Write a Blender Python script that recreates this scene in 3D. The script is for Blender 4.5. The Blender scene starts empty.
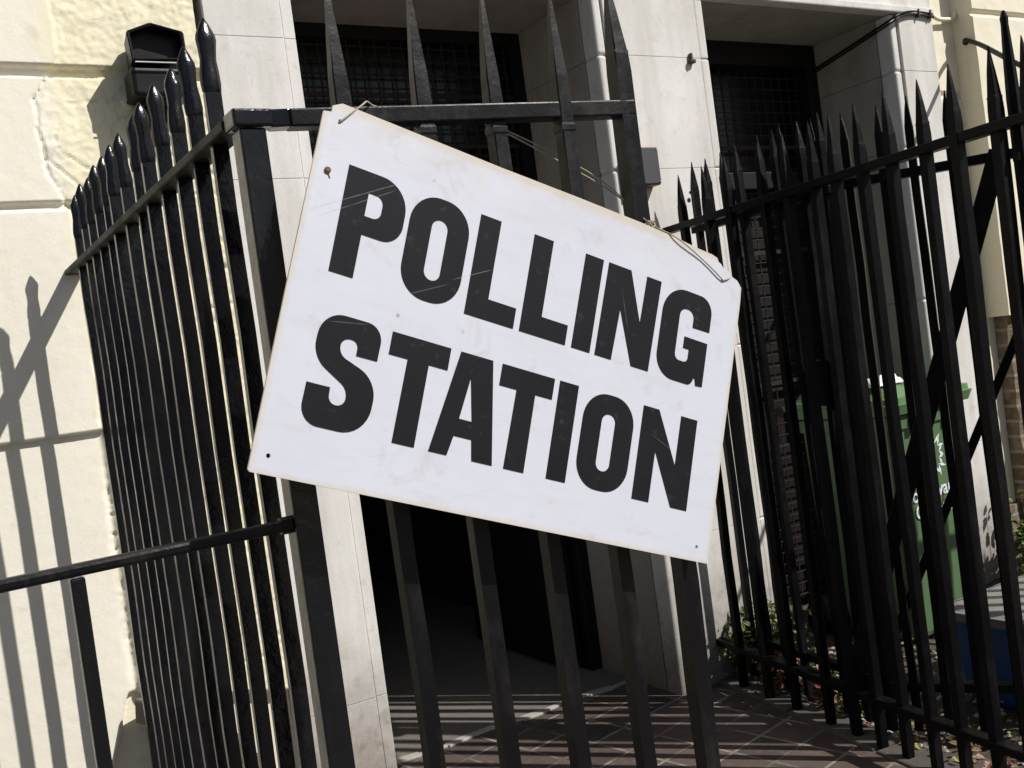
import bpy, bmesh, math, random
from math import radians, sin, cos, pi, atan2, sqrt
from mathutils import Vector, Matrix, noise
random.seed(7)
S = bpy.context.scene
COL = S.collection

# ------------------------------------------------------------------ tagging
def tag(o, label=None, cat=None, group=None, kind=None):
    if label: o['label'] = label
    if cat: o['category'] = cat
    if group: o['group'] = group
    if kind: o['kind'] = kind
    return o

def thing(name, loc, label, cat, group=None):
    o = bpy.data.objects.new(name, None); COL.objects.link(o)
    o.location = loc; o.empty_display_size = 0.1
    return tag(o, label, cat, group)

def mesh_of(name, bm, mat, smooth=False):
    me = bpy.data.meshes.new(name)
    bmesh.ops.recalc_face_normals(bm, faces=bm.faces[:])
    bm.to_mesh(me); bm.free()
    if mat: me.materials.append(mat)
    if smooth:
        for p in me.polygons: p.use_smooth = True
    return me

def link(name, me, parent=None, loc=(0, 0, 0)):
    o = bpy.data.objects.new(name, me); COL.objects.link(o)
    if parent: o.parent = parent
    o.location = loc
    return o

def part(name, bm, mat, root, smooth=False, top=None):
    """bm in world coordinates; stored relative to the thing's origin (root unrotated)."""
    base = Vector(root.location)
    if top is not None: base = base + Vector(top.location)
    bm.transform(Matrix.Translation(-base))
    return link(name, mesh_of(name, bm, mat, smooth), top if top is not None else root)

def solo(name, bm, mat, smooth=False):
    return link(name, mesh_of(name, bm, mat, smooth))

# ------------------------------------------------------------------ shapes
def BM(): return bmesh.new()

def box(bm, x0, x1, y0, y1, z0, z1, bev=0.0, seg=2, M=None, edges=None):
    t = bmesh.new()
    vs = [t.verts.new((x, y, z)) for x in (x0, x1) for y in (y0, y1) for z in (z0, z1)]
    for f in ((0, 1, 3, 2), (4, 6, 7, 5), (0, 4, 5, 1), (2, 3, 7, 6), (0, 2, 6, 4), (1, 5, 7, 3)):
        t.faces.new([vs[i] for i in f])
    bmesh.ops.recalc_face_normals(t, faces=t.faces[:])
    if bev > 0:
        es = t.edges[:]
        if edges == 'v': es = [e for e in es if abs(e.verts[0].co.z - e.verts[1].co.z) > 1e-5 and abs(e.verts[0].co.x - e.verts[1].co.x) < 1e-6 and abs(e.verts[0].co.y - e.verts[1].co.y) < 1e-6]
        bmesh.ops.bevel(t, geom=es, offset=bev, segments=seg, profile=0.5, affect='EDGES')
    if M is not None: t.transform(M)
    merge(bm, t)

def merge(bm, t):
    me = bpy.data.meshes.new('tmp'); t.to_mesh(me); t.free()
    bm.from_mesh(me); bpy.data.meshes.remove(me)

def beam(bm, a, b, w, h, bev=0.0, up=(0, 0, 1)):
    a, b = Vector(a), Vector(b); d = b - a; L = d.length; d.normalize()
    s = d.cross(Vector(up))
    if s.length < 1e-3: s = d.cross(Vector((0, 1, 0)))
    s.normalize(); u = s.cross(d)
    M = Matrix((( d.x, s.x, u.x, a.x), (d.y, s.y, u.y, a.y), (d.z, s.z, u.z, a.z), (0, 0, 0, 1)))
    box(bm, 0, L, -w / 2, w / 2, -h / 2, h / 2, bev, 2, M)

def tube(bm, pts, r, n=8, caps=True):
    pts = [Vector(p) for p in pts]; rings = []
    ref = Vector((0, 0, 1))
    for i, p in enumerate(pts):
        d = (pts[min(i + 1, len(pts) - 1)] - pts[max(i - 1, 0)]).normalized()
        s = d.cross(ref)
        if s.length < 0.1: s = d.cross(Vector((1, 0, 0)))
        s.normalize(); u = s.cross(d)
        rr = r[i] if isinstance(r, (list, tuple)) else r
        rings.append([bm.verts.new(p + (s * cos(2 * pi * k / n) + u * sin(2 * pi * k / n)) * rr) for k in range(n)])
    for a, b in zip(rings, rings[1:]):
        for k in range(n): bm.faces.new((a[k], a[(k + 1) % n], b[(k + 1) % n], b[k]))
    if caps:
        bm.faces.new(rings[0]); bm.faces.new(rings[-1][::-1])

def lathe_sq(bm, prof, n=4, rot=pi / 4, c=(0, 0, 0)):
    """stack of n-gon rings; prof = [(z, half_width, dx, dy)]"""
    rings = []
    for q in prof:
        z, w = q[0], q[1]; dx = q[2] if len(q) > 2 else 0; dy = q[3] if len(q) > 3 else 0
        k = 1 / cos(pi / n)
        rings.append([bm.verts.new((c[0] + dx + w * k * cos(rot + 2 * pi * i / n), c[1] + dy + w * k * sin(rot + 2 * pi * i / n), c[2] + z)) for i in range(n)])
    for a, b in zip(rings, rings[1:]):
        for i in range(n): bm.faces.new((a[i], a[(i + 1) % n], b[(i + 1) % n], b[i]))
    bm.faces.new(rings[0][::-1]); bm.faces.new(rings[-1])

def smooth_pts(pts, n=6):
    P = [Vector(p) for p in pts]; out = []
    for i in range(len(P) - 1):
        p0, p1, p2, p3 = P[max(i - 1, 0)], P[i], P[i + 1], P[min(i + 2, len(P) - 1)]
        for k in range(n):
            t = k / n
            out.append(0.5 * ((2 * p1) + (p2 - p0) * t + (2 * p0 - 5 * p1 + 4 * p2 - p3) * t * t + (3 * p1 - p0 - 3 * p2 + p3) * t ** 3))
    out.append(P[-1]); return out

# ------------------------------------------------------------------ materials
class NT:
    def __init__(s, name):
        s.m = bpy.data.materials.new(name); s.m.use_nodes = True
        s.t = s.m.node_tree; s.n = s.t.nodes; s.l = s.t.links
        s.b = s.n['Principled BSDF']; s.tc = s.n.new('ShaderNodeTexCoord')
        g = s.n.new('ShaderNodeNewGeometry'); s.pos = g.outputs['Position']; s.geo = g
    def link(s, a, b): s.l.new(a, b)
    def noise(s, scale, detail=5, rough=0.55, vec=None, dist=0.0, stretch=None):
        n = s.n.new('ShaderNodeTexNoise'); n.inputs['Scale'].default_value = scale
        n.inputs['Detail'].default_value = detail; n.inputs['Roughness'].default_value = rough
        n.inputs['Distortion'].default_value = dist
        v = vec or s.pos
        if stretch:
            mp = s.n.new('ShaderNodeMapping'); mp.inputs['Scale'].default_value = stretch; s.link(v, mp.inputs['Vector']); v = mp.outputs['Vector']
        s.link(v, n.inputs['Vector']); return n.outputs['Fac']
    def ramp(s, fac, stops, interp='LINEAR'):
        r = s.n.new('ShaderNodeValToRGB'); r.color_ramp.interpolation = interp
        e = r.color_ramp.elements
        while len(e) < len(stops): e.new(0.5)
        for k, (p, c) in enumerate(stops):
            e[k].position = p; e[k].color = (c, c, c, 1) if isinstance(c, (int, float)) else (*c, 1)
        s.link(fac, r.inputs['Fac']); return r.outputs['Color']
    def mix(s, fac, a, b, mode='MIX'):
        n = s.n.new('ShaderNodeMix'); n.data_type = 'RGBA'; n.blend_type = mode
        for inp, v in ((n.inputs[0], fac), (n.inputs[6], a), (n.inputs[7], b)):
            if isinstance(v, (int, float)): inp.default_value = v if inp is n.inputs[0] else (v, v, v, 1)
            elif isinstance(v, tuple): inp.default_value = (*v, 1)
            else: s.link(v, inp)
        return n.outputs[2]
    def math(s, op, a, b=0.0, c=None, clamp=False):
        n = s.n.new('ShaderNodeMath'); n.operation = op; n.use_clamp = clamp
        for i, v in enumerate((a, b, c)):
            if v is None: continue
            if isinstance(v, (int, float)): n.inputs[i].default_value = v
            else: s.link(v, n.inputs[i])
        return n.outputs[0]
    def xyz(s, v=None):
        n = s.n.new('ShaderNodeSeparateXYZ'); s.link(v or s.pos, n.inputs[0]); return n.outputs
    def bump(s, h, strength=0.3, dist=0.002, prev=None):
        n = s.n.new('ShaderNodeBump'); n.inputs['Strength'].default_value = strength
        n.inputs['Distance'].default_value = dist; s.link(h, n.inputs['Height'])
        if prev: s.link(prev, n.inputs['Normal'])
        return n.outputs['Normal']
    def out(s, col=None, rough=None, nor=None, spec=None, metal=None):
        for k, v in (('Base Color', col), ('Roughness', rough), ('Normal', nor), ('Specular IOR Level', spec), ('Metallic', metal)):
            if v is None: continue
            i = s.b.inputs[k]
            if isinstance(v, (int, float)): i.default_value = v
            elif isinstance(v, tuple): i.default_value = (*v, 1)
            else: s.link(v, i)
        return s.m

def m_iron(name, base=(.006, .006, .0075), dusty=0.35, gloss=0.3, lump=0.5, spec=.4):
    s = NT(name)
    n1 = s.noise(60, 6, .65); n2 = s.noise(14, 5, .6); n3 = s.noise(220, 3, .6)
    dust = s.ramp(s.noise(9, 7, .7, stretch=(1, 1, .35)), [(.50, 0.0), (.72, 1.0)])
    dust = s.math('MULTIPLY', dust, dusty)
    chips = s.ramp(n1, [(.74, 0.0), (.77, 1.0)])
    c = s.mix(dust, base, (.050, .045, .042))
    c = s.mix(s.math('MULTIPLY', chips, .55), c, (.10, .045, .03))
    rough = s.math('ADD', s.math('MULTIPLY', dust, .5), s.math('MULTIPLY_ADD', n2, .2, gloss - .1), clamp=True)
    nr = s.bump(n2, lump, .004); nr = s.bump(n3, .25, .0008, nr)
    return s.out(c, rough, nr, spec)

def m_stone(name, recess_shade=False):
    s = NT(name)
    big = s.noise(2.2, 5, .6); mid = s.noise(9, 7, .7); fine = s.noise(160, 4, .6)
    run = s.noise(7, 6, .65, stretch=(1, 1, .12))
    c = s.ramp(big, [(.25, (.61, .59, .56)), (.75, (.74, .73, .715))])
    c = s.mix(s.ramp(run, [(.42, 0.0), (.72, .6)]), c, (.40, .37, .32))
    c = s.mix(s.ramp(mid, [(.58, 0.0), (.80, .45)]), c, (.31, .28, .24))
    z = s.xyz()[2]
    low = s.math('SUBTRACT', .62, s.math('ADD', z, s.math('MULTIPLY_ADD', mid, .5, -.25)), clamp=True)
    c = s.mix(s.math('MULTIPLY', low, 1.7, clamp=True), c, (.18, .145, .12))
    green = s.math('MULTIPLY', s.math('MULTIPLY', low, 1.2, clamp=True), s.ramp(s.noise(20, 5, .6), [(.52, 0.0), (.66, 1.0)]))
    c = s.mix(green, c, (.12, .12, .06))
    c = s.mix(s.math('MULTIPLY', s.ramp(fine, [(.35, 0.0), (.7, 1.0)]), .12), c, (.75, .72, .66))
    sp = s.noise(260, 3, .65); c = s.mix(s.ramp(sp, [(.60, 0.0), (.78, .5)]), c, (.30, .27, .23))
    pt = s.noise(26, 6, .7); c = s.mix(s.ramp(pt, [(.58, 0.0), (.72, .5)]), c, (.44, .39, .33))
    if recess_shade: c = s.mix(s.math('MULTIPLY_ADD', mid, .35, .50), c, (.17, .135, .105))  # darkens and browns the stone to paint in the shade of the recess
    nr = s.bump(mid, .35, .004); nr = s.bump(fine, .35, .0012, nr)
    return s.out(c, .85, nr, .3)

def m_cream(name, yellow=True):
    s = NT(name)
    x, y, z = s.xyz()
    big = s.noise(3, 5, .6); mid = s.noise(14, 7, .65); fine = s.noise(120, 4, .6)
    pale = (.80, .76, .655); yel = (.80, .74, .535)
    xb = s.math('ADD', x, s.math('MULTIPLY_ADD', mid, .09, -.045))
    left = s.math('MULTIPLY_ADD', xb, 25.0, -12.0, clamp=True)
    c = s.mix(left, pale, yel)
    if not yellow: c = s.mix(big, (.76, .70, .54), (.80, .75, .60))
    c = s.mix(s.ramp(big, [(.35, 0.0), (.8, .35)]), c, (.70, .65, .53))
    c = s.mix(s.ramp(mid, [(.60, 0.0), (.82, .55)]), c, (.55, .47, .32))
    runs = s.noise(16, 5, .6, stretch=(1, 1, .08))
    c = s.mix(s.ramp(runs, [(.58, 0.0), (.80, .25)]), c, (.50, .45, .36))
    ln = s.math('ABSOLUTE', s.math('SUBTRACT', s.noise(5.5, 7, .62, dist=.6), .5))
    zone = s.math('MULTIPLY', s.ramp(s.noise(2.7, 3, .5), [(.46, 0.0), (.60, 1.0)]), s.math('MULTIPLY_ADD', left, .8, .2) if yellow else .5)
    crack = s.math('MULTIPLY', s.ramp(ln, [(.0015, 1.0), (.006, 0.0)]), zone)
    c = s.mix(s.math('MULTIPLY', crack, .42), c, (.34, .28, .20))
    chip = s.math('MULTIPLY', s.ramp(s.noise(42, 4, .6), [(.70, 0.0), (.73, 1.0)]), zone)
    c = s.mix(s.math('MULTIPLY', chip, .35), c, (.42, .35, .25))
    dirt = s.noise(300, 3, .6); c = s.mix(s.ramp(dirt, [(.62, 0.0), (.80, .35)]), c, (.45, .40, .31))
    nr = s.bump(mid, .30, .003); nr = s.bump(fine, .45, .0012, nr); nr = s.bump(s.math('ADD', crack, chip), -.8, .004, nr)
    return s.out(c, .75, nr, .35)

def m_plain(name, col, rough=.6, var=.25, scale=30, bump=.2, dist=.001, spec=.5, metal=0.0):
    s = NT(name)
    n = s.noise(scale, 6, .65); n2 = s.noise(scale * .25, 4, .6)
    dk = tuple(v * (1 - var) for v in col); lt = tuple(min(1, v * (1 + var)) for v in col)
    c = s.mix(s.math('MULTIPLY_ADD', n, .6, s.math('MULTIPLY', n2, .4)), dk, lt)
    return s.out(c, rough, s.bump(n, bump, dist), spec, metal)

def m_leaf(name):
    s = NT(name)
    a = s.n.new('ShaderNodeAttribute'); a.attribute_name = 'tint'
    s.b.inputs['Subsurface Weight'].default_value = 0.0
    n = s.noise(90, 4, .6)
    c = s.mix(s.math('MULTIPLY', n, .35), a.outputs['Color'], (.03, .03, .015))
    return s.out(c, .55, s.bump(n, .3, .001), .4)

IRON = m_iron('black_gloss_ironwork', base=(.0035, .0035, .005), dusty=.10, gloss=.20, lump=1.0, spec=.45)
IRON_D = m_iron('dusty_black_ironwork', base=(.0025, .0025, .0035), dusty=.20, gloss=.42, lump=.6, spec=.12)
IRON_G = m_iron('gate_ironwork', base=(.004, .0037, .0045), dusty=.38, gloss=.38, lump=.6, spec=.22)
STONE = m_stone('painted_portland_stone')
STONE_SHADE = m_stone('brown_shade_tinted_stone', True)  # browner stone, with the shade of door reveals and soffits put into its colour
CREAM = m_cream('cream_masonry_paint')
CREAM2 = m_cream('cream_masonry_paint_smooth', False)
DARK = m_plain('black_door_paint', (.006, .005, .005), .6, .4, 20, .2, spec=.25)
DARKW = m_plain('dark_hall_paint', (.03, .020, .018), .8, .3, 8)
GRILLE = m_plain('rusty_grille_wire', (.028, .019, .016), .65, .6, 60, .4, spec=.2)
GLASS = m_plain('dark_pane', (.004, .0045, .006), .25, .2, 5, .03)

# ------------------------------------------------------------------ the sun, sky, camera
sun_vec = Vector((.78, -1.0, 1.24)).normalized()          # towards the sun
el = math.asin(sun_vec.z); az = atan2(sun_vec.x, sun_vec.y)
W = bpy.data.worlds.new('World'); S.world = W; W.use_nodes = True
sky = W.node_tree.nodes.new('ShaderNodeTexSky'); sky.sky_type = 'NISHITA'; sky.sun_disc = False
sky.sun_elevation = el; sky.sun_rotation = az; sky.air_density = 1.0; sky.dust_density = 1.5
bg = W.node_tree.nodes['Background']; bg.inputs['Strength'].default_value = .055
W.node_tree.links.new(sky.outputs[0], bg.inputs[0])
L = bpy.data.lights.new('sun', 'SUN'); L.energy = 4.7; L.angle = radians(.5); L.color = (1.0, .965, .91)
lo = bpy.data.objects.new('sun', L); COL.objects.link(lo)
lo.rotation_euler = (-sun_vec).to_track_quat('-Z', 'Y').to_euler(); lo.location = (3, -4, 6)

roll, pitch, yaw = math.atan(.135), radians(1.6), radians(31.1)
F = Vector((sin(yaw) * cos(pitch), cos(yaw) * cos(pitch), -sin(pitch)))
R = Vector((cos(yaw), -sin(yaw), 0)); U = R.cross(F)
XC = R * cos(roll) - U * sin(roll); YC = R * sin(roll) + U * cos(roll)
cam = bpy.data.cameras.new('camera'); co = bpy.data.objects.new('camera', cam); COL.objects.link(co)
cam.sensor_width = 36; cam.lens = 1030 / 1024 * 36; cam.clip_end = 500; cam.clip_start = .02
Zc = -F
co.matrix_world = Matrix(((XC.x, YC.x, Zc.x, 0), (XC.y, YC.y, Zc.y, 0), (XC.z, YC.z, Zc.z, 1.4), (0, 0, 0, 1)))
S.camera = co
S.view_settings.view_transform = 'Standard'; S.view_settings.look = 'None'
S.view_settings.exposure = 0.12; S.view_settings.gamma = 1.0

# ------------------------------------------------------------------ ground
def sheet(name, pts, z, mat):
    bm = BM(); bm.faces.new([bm.verts.new((x, y, z)) for x, y in pts])
    return tag(solo(name, bm, mat), kind='structure')

def m_paving():
    s = NT('grey_paving')
    b = s.n.new('ShaderNodeTexBrick'); b.inputs['Scale'].default_value = 1.0
    b.inputs['Brick Width'].default_value = .9; b.inputs['Row Height'].default_value = .6
    b.inputs['Mortar Size'].default_value = .008
    b.inputs['Color1'].default_value = (.12, .115, .105, 1); b.inputs['Color2'].default_value = (.16, .15, .14, 1)
    b.inputs['Mortar'].default_value = (.07, .065, .06, 1)
    s.link(s.pos, b.inputs['Vector'])
    n = s.noise(40, 7, .7)
    c = s.mix(s.ramp(n, [(.4, 0.0), (.8, .6)]), b.outputs['Color'], (.10, .09, .08))
    return s.out(c, .85, s.bump(n, .4, .003), .3)
sheet('pavement', [(-60, -60), (60, -60), (60, 60), (-60, 60)], 0.0, m_paving())

def m_tiles():
    s = NT('red_quarry_tiles')
    mp = s.n.new('ShaderNodeMapping'); mp.inputs['Rotation'].default_value = (0, 0, radians(-12)); s.link(s.pos, mp.inputs['Vector'])
    b = s.n.new('ShaderNodeTexBrick'); b.offset = 0.0
    b.inputs['Scale'].default_value = 1.0; b.inputs['Brick Width'].default_value = .155; b.inputs['Row Height'].default_value = .155
    b.inputs['Mortar Size'].default_value = .0065; b.inputs['Mortar Smooth'].default_value = .35; b.inputs['Bias'].default_value = 0
    b.inputs['Color1'].default_value = (.060, .045, .041, 1); b.inputs['Color2'].default_value = (.115, .078, .066, 1)
    b.inputs['Mortar'].default_value = (.30, .27, .235, 1); s.link(mp.outputs['Vector'], b.inputs['Vector'])
    n = s.noise(30, 7, .7); n2 = s.noise(5, 5, .6)
    gr = s.ramp(s.noise(11, 3, .5), [(.38, 0.0), (.62, 1.0)])
    c = s.mix(s.math('MULTIPLY', b.outputs['Fac'], s.math('SUBTRACT', 1.0, gr)), b.outputs['Color'], (.11, .08, .065))
    c = s.mix(s.ramp(n2, [(.45, 0.0), (.75, .75)]), c, (.085, .072, .062))
    c = s.mix(s.ramp(n, [(.54, 0.0), (.75, .5)]), c, (.20, .17, .15))
    h = s.math('MULTIPLY_ADD', b.outputs['Fac'], -.8, s.math('MULTIPLY', n, .4))
    return s.out(c, .7, s.bump(h, .6, .004), .4)
# path: a solid slab with the tile field on top, a concrete threshold behind
bm = BM(); box(bm, .56, 2.60, -.6, 3.36, -.05, .040)
tag(solo('tiled_path', bm, m_tiles()), kind='structure')
CONC = m_plain('worn_concrete', (.15, .135, .12), .85, .3, 45, .5, .003, .3)
bm = BM(); box(bm, 1.0, 2.6, 3.362, 9.0, -.05, .046)
tag(solo('hall_floor', bm, CONC), kind='structure')
bm = BM()
for k in range(13):                                        # pale cement fillet at the tile edge
    x0 = 1.225 + k * .106
    a = (x0, 3.352 + .012 * sin(k * 1.7), .041); b_ = (x0 + .108, 3.352 + .012 * sin((k + 1) * 1.7), .041)
    beam(bm, a, b_, .030 + .012 * sin(k * 2.3), .014, .004)
tag(solo('cement_edging', bm, m_plain('pale_cement', (.36, .34, .30), .85, .3, 60, .5, .002)), kind='structure')

def m_soil():
    s = NT('dry_soil')
    n = s.noise(35, 8, .75); n2 = s.noise(6, 5, .6)
    c = s.mix(n2, (.05, .038, .028), (.11, .09, .07))
    c = s.mix(s.ramp(n, [(.5, 0.0), (.75, .8)]), c, (.24, .20, .16))
    return s.out(c, .95, s.bump(n, .9, .012), .2)
bm = BM()                                                   # uneven yard beyond the dividing railing
nx, ny = 70, 80; g = []
for i in range(nx + 1):
    row = []
    for j in range(ny + 1):
        x = 2.66 + 3.6 * i / nx; y = -.4 + 3.94 * j / ny
        x += .16 * (y - 3.1) * (1 - i / nx)
        row.append(bm.verts.new((x, y, .030 + .018 * noise.noise(Vector((x * 4, y * 4, 0))) + .010 * noise.noise(Vector((x * 17, y * 17, 3))))))
    g.append(row)
for i in range(nx):
    for j in range(ny): bm.faces.new((g[i][j], g[i + 1][j], g[i + 1][j + 1], g[i][j + 1]))
tag(solo('soil', bm, m_soil(), True), kind='structure')
bm = BM()                                                   # stone kerb the divider stands in
d0, d1 = Vector((2.620, 3.035, 0)), Vector((2.12, .02, 0))
n_k = 7
for k in range(n_k):
    a = d0.lerp(d1, k / n_k); b_ = d0.lerp(d1, (k + 1) / n_k - .004)
    off = Vector((.015 + .006 * sin(k * 5), 0, .022 + .006 * sin(k * 3)))
    beam(bm, a + off, b_ + off, .115, .058, .008)
tag(solo('kerb', bm, m_plain('dirty_kerb_stone', (.075, .066, .058), .9, .5, 30, .6, .004)), kind='structure')

# ------------------------------------------------------------------ building
bld = thing('terraced_building', (2.6, 3.1, 0), 'cream rendered terrace frontage with pale stone piers round two dark doorways', 'building')

# left rendered wall, rusticated and cracked: a height field in front of y = 3.1
def xb(z):
    P = [(0, .55), (.46, .507), (.58, .483), (.725, .483), (1.02, .484), (1.35, .503), (1.71, .518), (1.97, .505), (2.05, .46), (2.27, .448), (2.4, .53), (3.3, .53)]
    for (a, va), (b, vb) in zip(P, P[1:]):
        if z <= b: return va + (vb - va) * (z - a) / (b - a)
    return .53
def fb(x, z, s, k=0, o=4): return noise.fractal(Vector((x * s, z * s, k)), .9, 2.1, o)
def wall_y(x, z):
    xe = xb(z) + .012 * noise.noise(Vector((z * 14, 0, 5))) + .004 * noise.noise(Vector((z * 60, 0, 9)))
    d = 0.0
    r = min(1, max(0, (x - xe) * 60 + .5))
    rough = .0055 * fb(x, z, 4, 2) + .0026 * fb(x, z, 17, 7) + .0020 * fb(x, z, 60, 11)
    rdg = abs(noise.noise(Vector((x * 9 + .8 * noise.noise(Vector((x * 5, z * 5, 1))), z * 9, 4))))
    crack = max(0, 1 - rdg / .028) * max(0, min(1, (noise.noise(Vector((x * 3, z * 3, 8))) + .06) * 6))
    d += r * (-.003 + rough - .009 * crack) + (1 - r) * (.0012 * fb(x, z, 2.2, 3) + .0004 * fb(x, z, 30, 3))
    if 1.36 < z < 2.34 or 2.36 < z:                                # open crack between block and rough strip
        wj = .004 + .004 * (noise.noise(Vector((z * 22, 2, 0))) + .3)
        d -= .010 * max(0, 1 - abs(x - xe) / max(.002, wj)) * (1 if z < 2.36 else .4)
    for zc, hw, dep, xl in ((2.352, .016, .024, 9), (1.978, .010, .017, .60)):
        zc += .003 * noise.noise(Vector((x * 9, zc, 1)))
        t = max(0, min(1, (hw - abs(z - zc)) / .004 + .5))
        fade = max(0, min(1, (xl - x) * 12))
        d -= dep * t * fade
    if z < 1.345 + .002 * noise.noise(Vector((x * 20, 0, 0))):      # lower block stands back under a ledge
        d -= .016 * max(0, min(1, (.508 - x) * 80)) + .002
    e = .60 + .03 * noise.noise(Vector((x * 9, 3, 0))) - max(0, x - .46) * .25
    e -= .0 if x > .47 else (.47 - x) * 3.2 - .02 * noise.noise(Vector((x * 30, 1, 2)))
    if z < e and x > .40: d -= .045 * min(1, (e - z) * 40)   # broken away at the foot
    return 3.06 - d
bm = BM(); st = .0055
xs = [-.16 + st * i for i in range(int(1.085 / st) + 1)]; zs = [.0 + st * i for i in range(int(2.95 / st) + 1)]
grid = [[bm.verts.new((x, wall_y(x, z), z)) for z in zs] for x in xs]
for i in range(len(xs) - 1):
    for j in range(len(zs) - 1): bm.faces.new((grid[i][j], grid[i + 1][j], grid[i + 1][j + 1], grid[i][j + 1]))
part('rendered_wall', bm, CREAM, bld, True)
bm = BM()
box(bm, -9, -.1605, 3.062, 3.6, 0, 8); part('outer_wall', bm, CREAM2, bld)
bm = BM(); box(bm, -.16, .928, 3.10, 3.6, 0, 2.95); box(bm, -.16, .928, 3.066, 3.6, 2.951, 8)
part('upper_wall', bm, CREAM2, bld)
bm = BM(); box(bm, 5.62, 12, 3.004, 3.6, 0, 8)
part('outer_wall', bm, CREAM2, bld)

def stones(x0, x1, y0, y1, zj, groove=None, bev=.012, gx=.003):
    bm = BM()
    for a, b in zip(zj, zj[1:]):
        if groove:
            for (p, q, yy) in ((x0, groove - gx / 2, y0), (groove + gx / 2, x1, y0 + .004)):
                box(bm, p, q, yy, y1, a + .0004, b - .0004, .002, 2)
            box(bm, groove - gx, groove + gx, y0 + .006, y1 - .01, a, b)
        else:
            box(bm, x0, x1, y0, y1, a + .0012, b - .0012, bev, 3)
    box(bm, x0 + .02, x1 - .02, y0 + .02, y1 - .02, zj[0], zj[-1])
    return bm
part('pilaster', stones(.945, 1.225, 3.040, 3.56, [0, .39, 2.03, 2.465, 2.71], 1.186), STONE, bld)
# centre pier: left jamb has a soft rounded arris
bm = BM()
zj = [0, .62, 1.32, 2.03, 2.462, 2.71]
for a, b in zip(zj, zj[1:]):
    box(bm, 2.400, 2.442, 3.050, 3.14, a + .0004, b - .0004, .014, 4)
    box(bm, 2.445, 2.902, 3.044, 3.56, a + .0004, b - .0004, .002, 2)
    box(bm, 2.903, 2.948, 3.047, 3.56, a + .0004, b - .0004, .008, 3)
box(bm, 2.41, 2.93, 3.062, 3.139, 0, 2.705)
part('centre_pier', bm, STONE, bld)
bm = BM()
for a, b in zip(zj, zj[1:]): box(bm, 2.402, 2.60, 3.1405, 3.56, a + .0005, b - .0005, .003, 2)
part('door_reveal', bm, STONE_SHADE, bld)
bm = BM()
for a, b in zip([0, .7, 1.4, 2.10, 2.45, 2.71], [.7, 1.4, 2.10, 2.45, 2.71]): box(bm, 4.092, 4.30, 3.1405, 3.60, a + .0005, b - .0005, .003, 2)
part('door_reveal', bm, STONE_SHADE, bld)
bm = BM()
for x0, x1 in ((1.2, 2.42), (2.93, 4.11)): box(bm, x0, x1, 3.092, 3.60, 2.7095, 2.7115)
part('soffit', bm, STONE_SHADE, bld)
bm = BM()
for a, b in zip([0, .7, 1.4, 2.10, 2.45, 2.71], [.7, 1.4, 2.10, 2.45, 2.71]):
    box(bm, 4.090, 4.136, 3.054, 3.14, a + .0004, b - .0004, .014, 4)
    box(bm, 4.141, 4.386, 3.046, 3.56, a + .0004, b - .0004, .003, 2)
box(bm, 4.10, 4.37, 3.064, 3.139, 0, 2.705); box(bm, 4.305, 4.38, 3.1395, 3.55, 0, 2.705)
part('pilaster', bm, STONE, bld)
bm = BM()                                                    # lintel course and wall above
for x0, x1 in ((.945, 2.66), (2.663, 4.386)):
    box(bm, x0, x1, 3.030, 3.56, 2.712, 2.745, .006, 2)
    box(bm, x0, x1, 3.046, 3.56, 2.7455, 3.30, .004, 2)
box(bm, .93, 4.386, 3.07, 3.56, 3.3, 8)
part('lintel', bm, STONE, bld)
# right cream wall, with a forward step and bare footing
def rough_block(x0, x1, y0, y1, z0, z1, amp=.004, step=.02, grooves=()):
    bm = BM(); nx = max(2, int((x1 - x0) / step)); nz = max(2, int((z1 - z0) / step)); g = []
    for i in range(nx + 1):
        r = []
        for j in range(nz + 1):
            x = x0 + (x1 - x0) * i / nx; z = z0 + (z1 - z0) * j / nz
            y = y0 - amp * fb(x, z, 7, 1)
            for zc in grooves:
                if abs(z - zc) < .013: y += .016
            r.append(bm.verts.new((x, y, z)))
        g.append(r)
    for i in range(nx):
        for j in range(nz): bm.faces.new((g[i][j], g[i + 1][j], g[i + 1][j + 1], g[i][j + 1]))
    for col in (g[0], g[-1]):
        bk = [bm.verts.new((v.co.x, y1, v.co.z)) for v in col]
        for a in range(len(col) - 1): bm.faces.new((col[a], col[a + 1], bk[a + 1], bk[a]))
    for k in (0, -1):
        rw = [g[i][k] for i in range(nx + 1)]; bk = [bm.verts.new((v.co.x, y1, v.co.z)) for v in rw]
        for a in range(len(rw) - 1): bm.faces.new((rw[a], rw[a + 1], bk[a + 1], bk[a]))
    return bm
bm = rough_block(4.388, 4.66, 3.10, 3.6, .35, 3.3, .002, .0135, (2.36, 1.9))
merge(bm, rough_block(4.62, 5.09, 2.99, 3.6, 1.27, 3.3, .0025, .0135, (2.72,)))
part('cream_wall', bm, CREAM2, bld, False)
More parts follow.
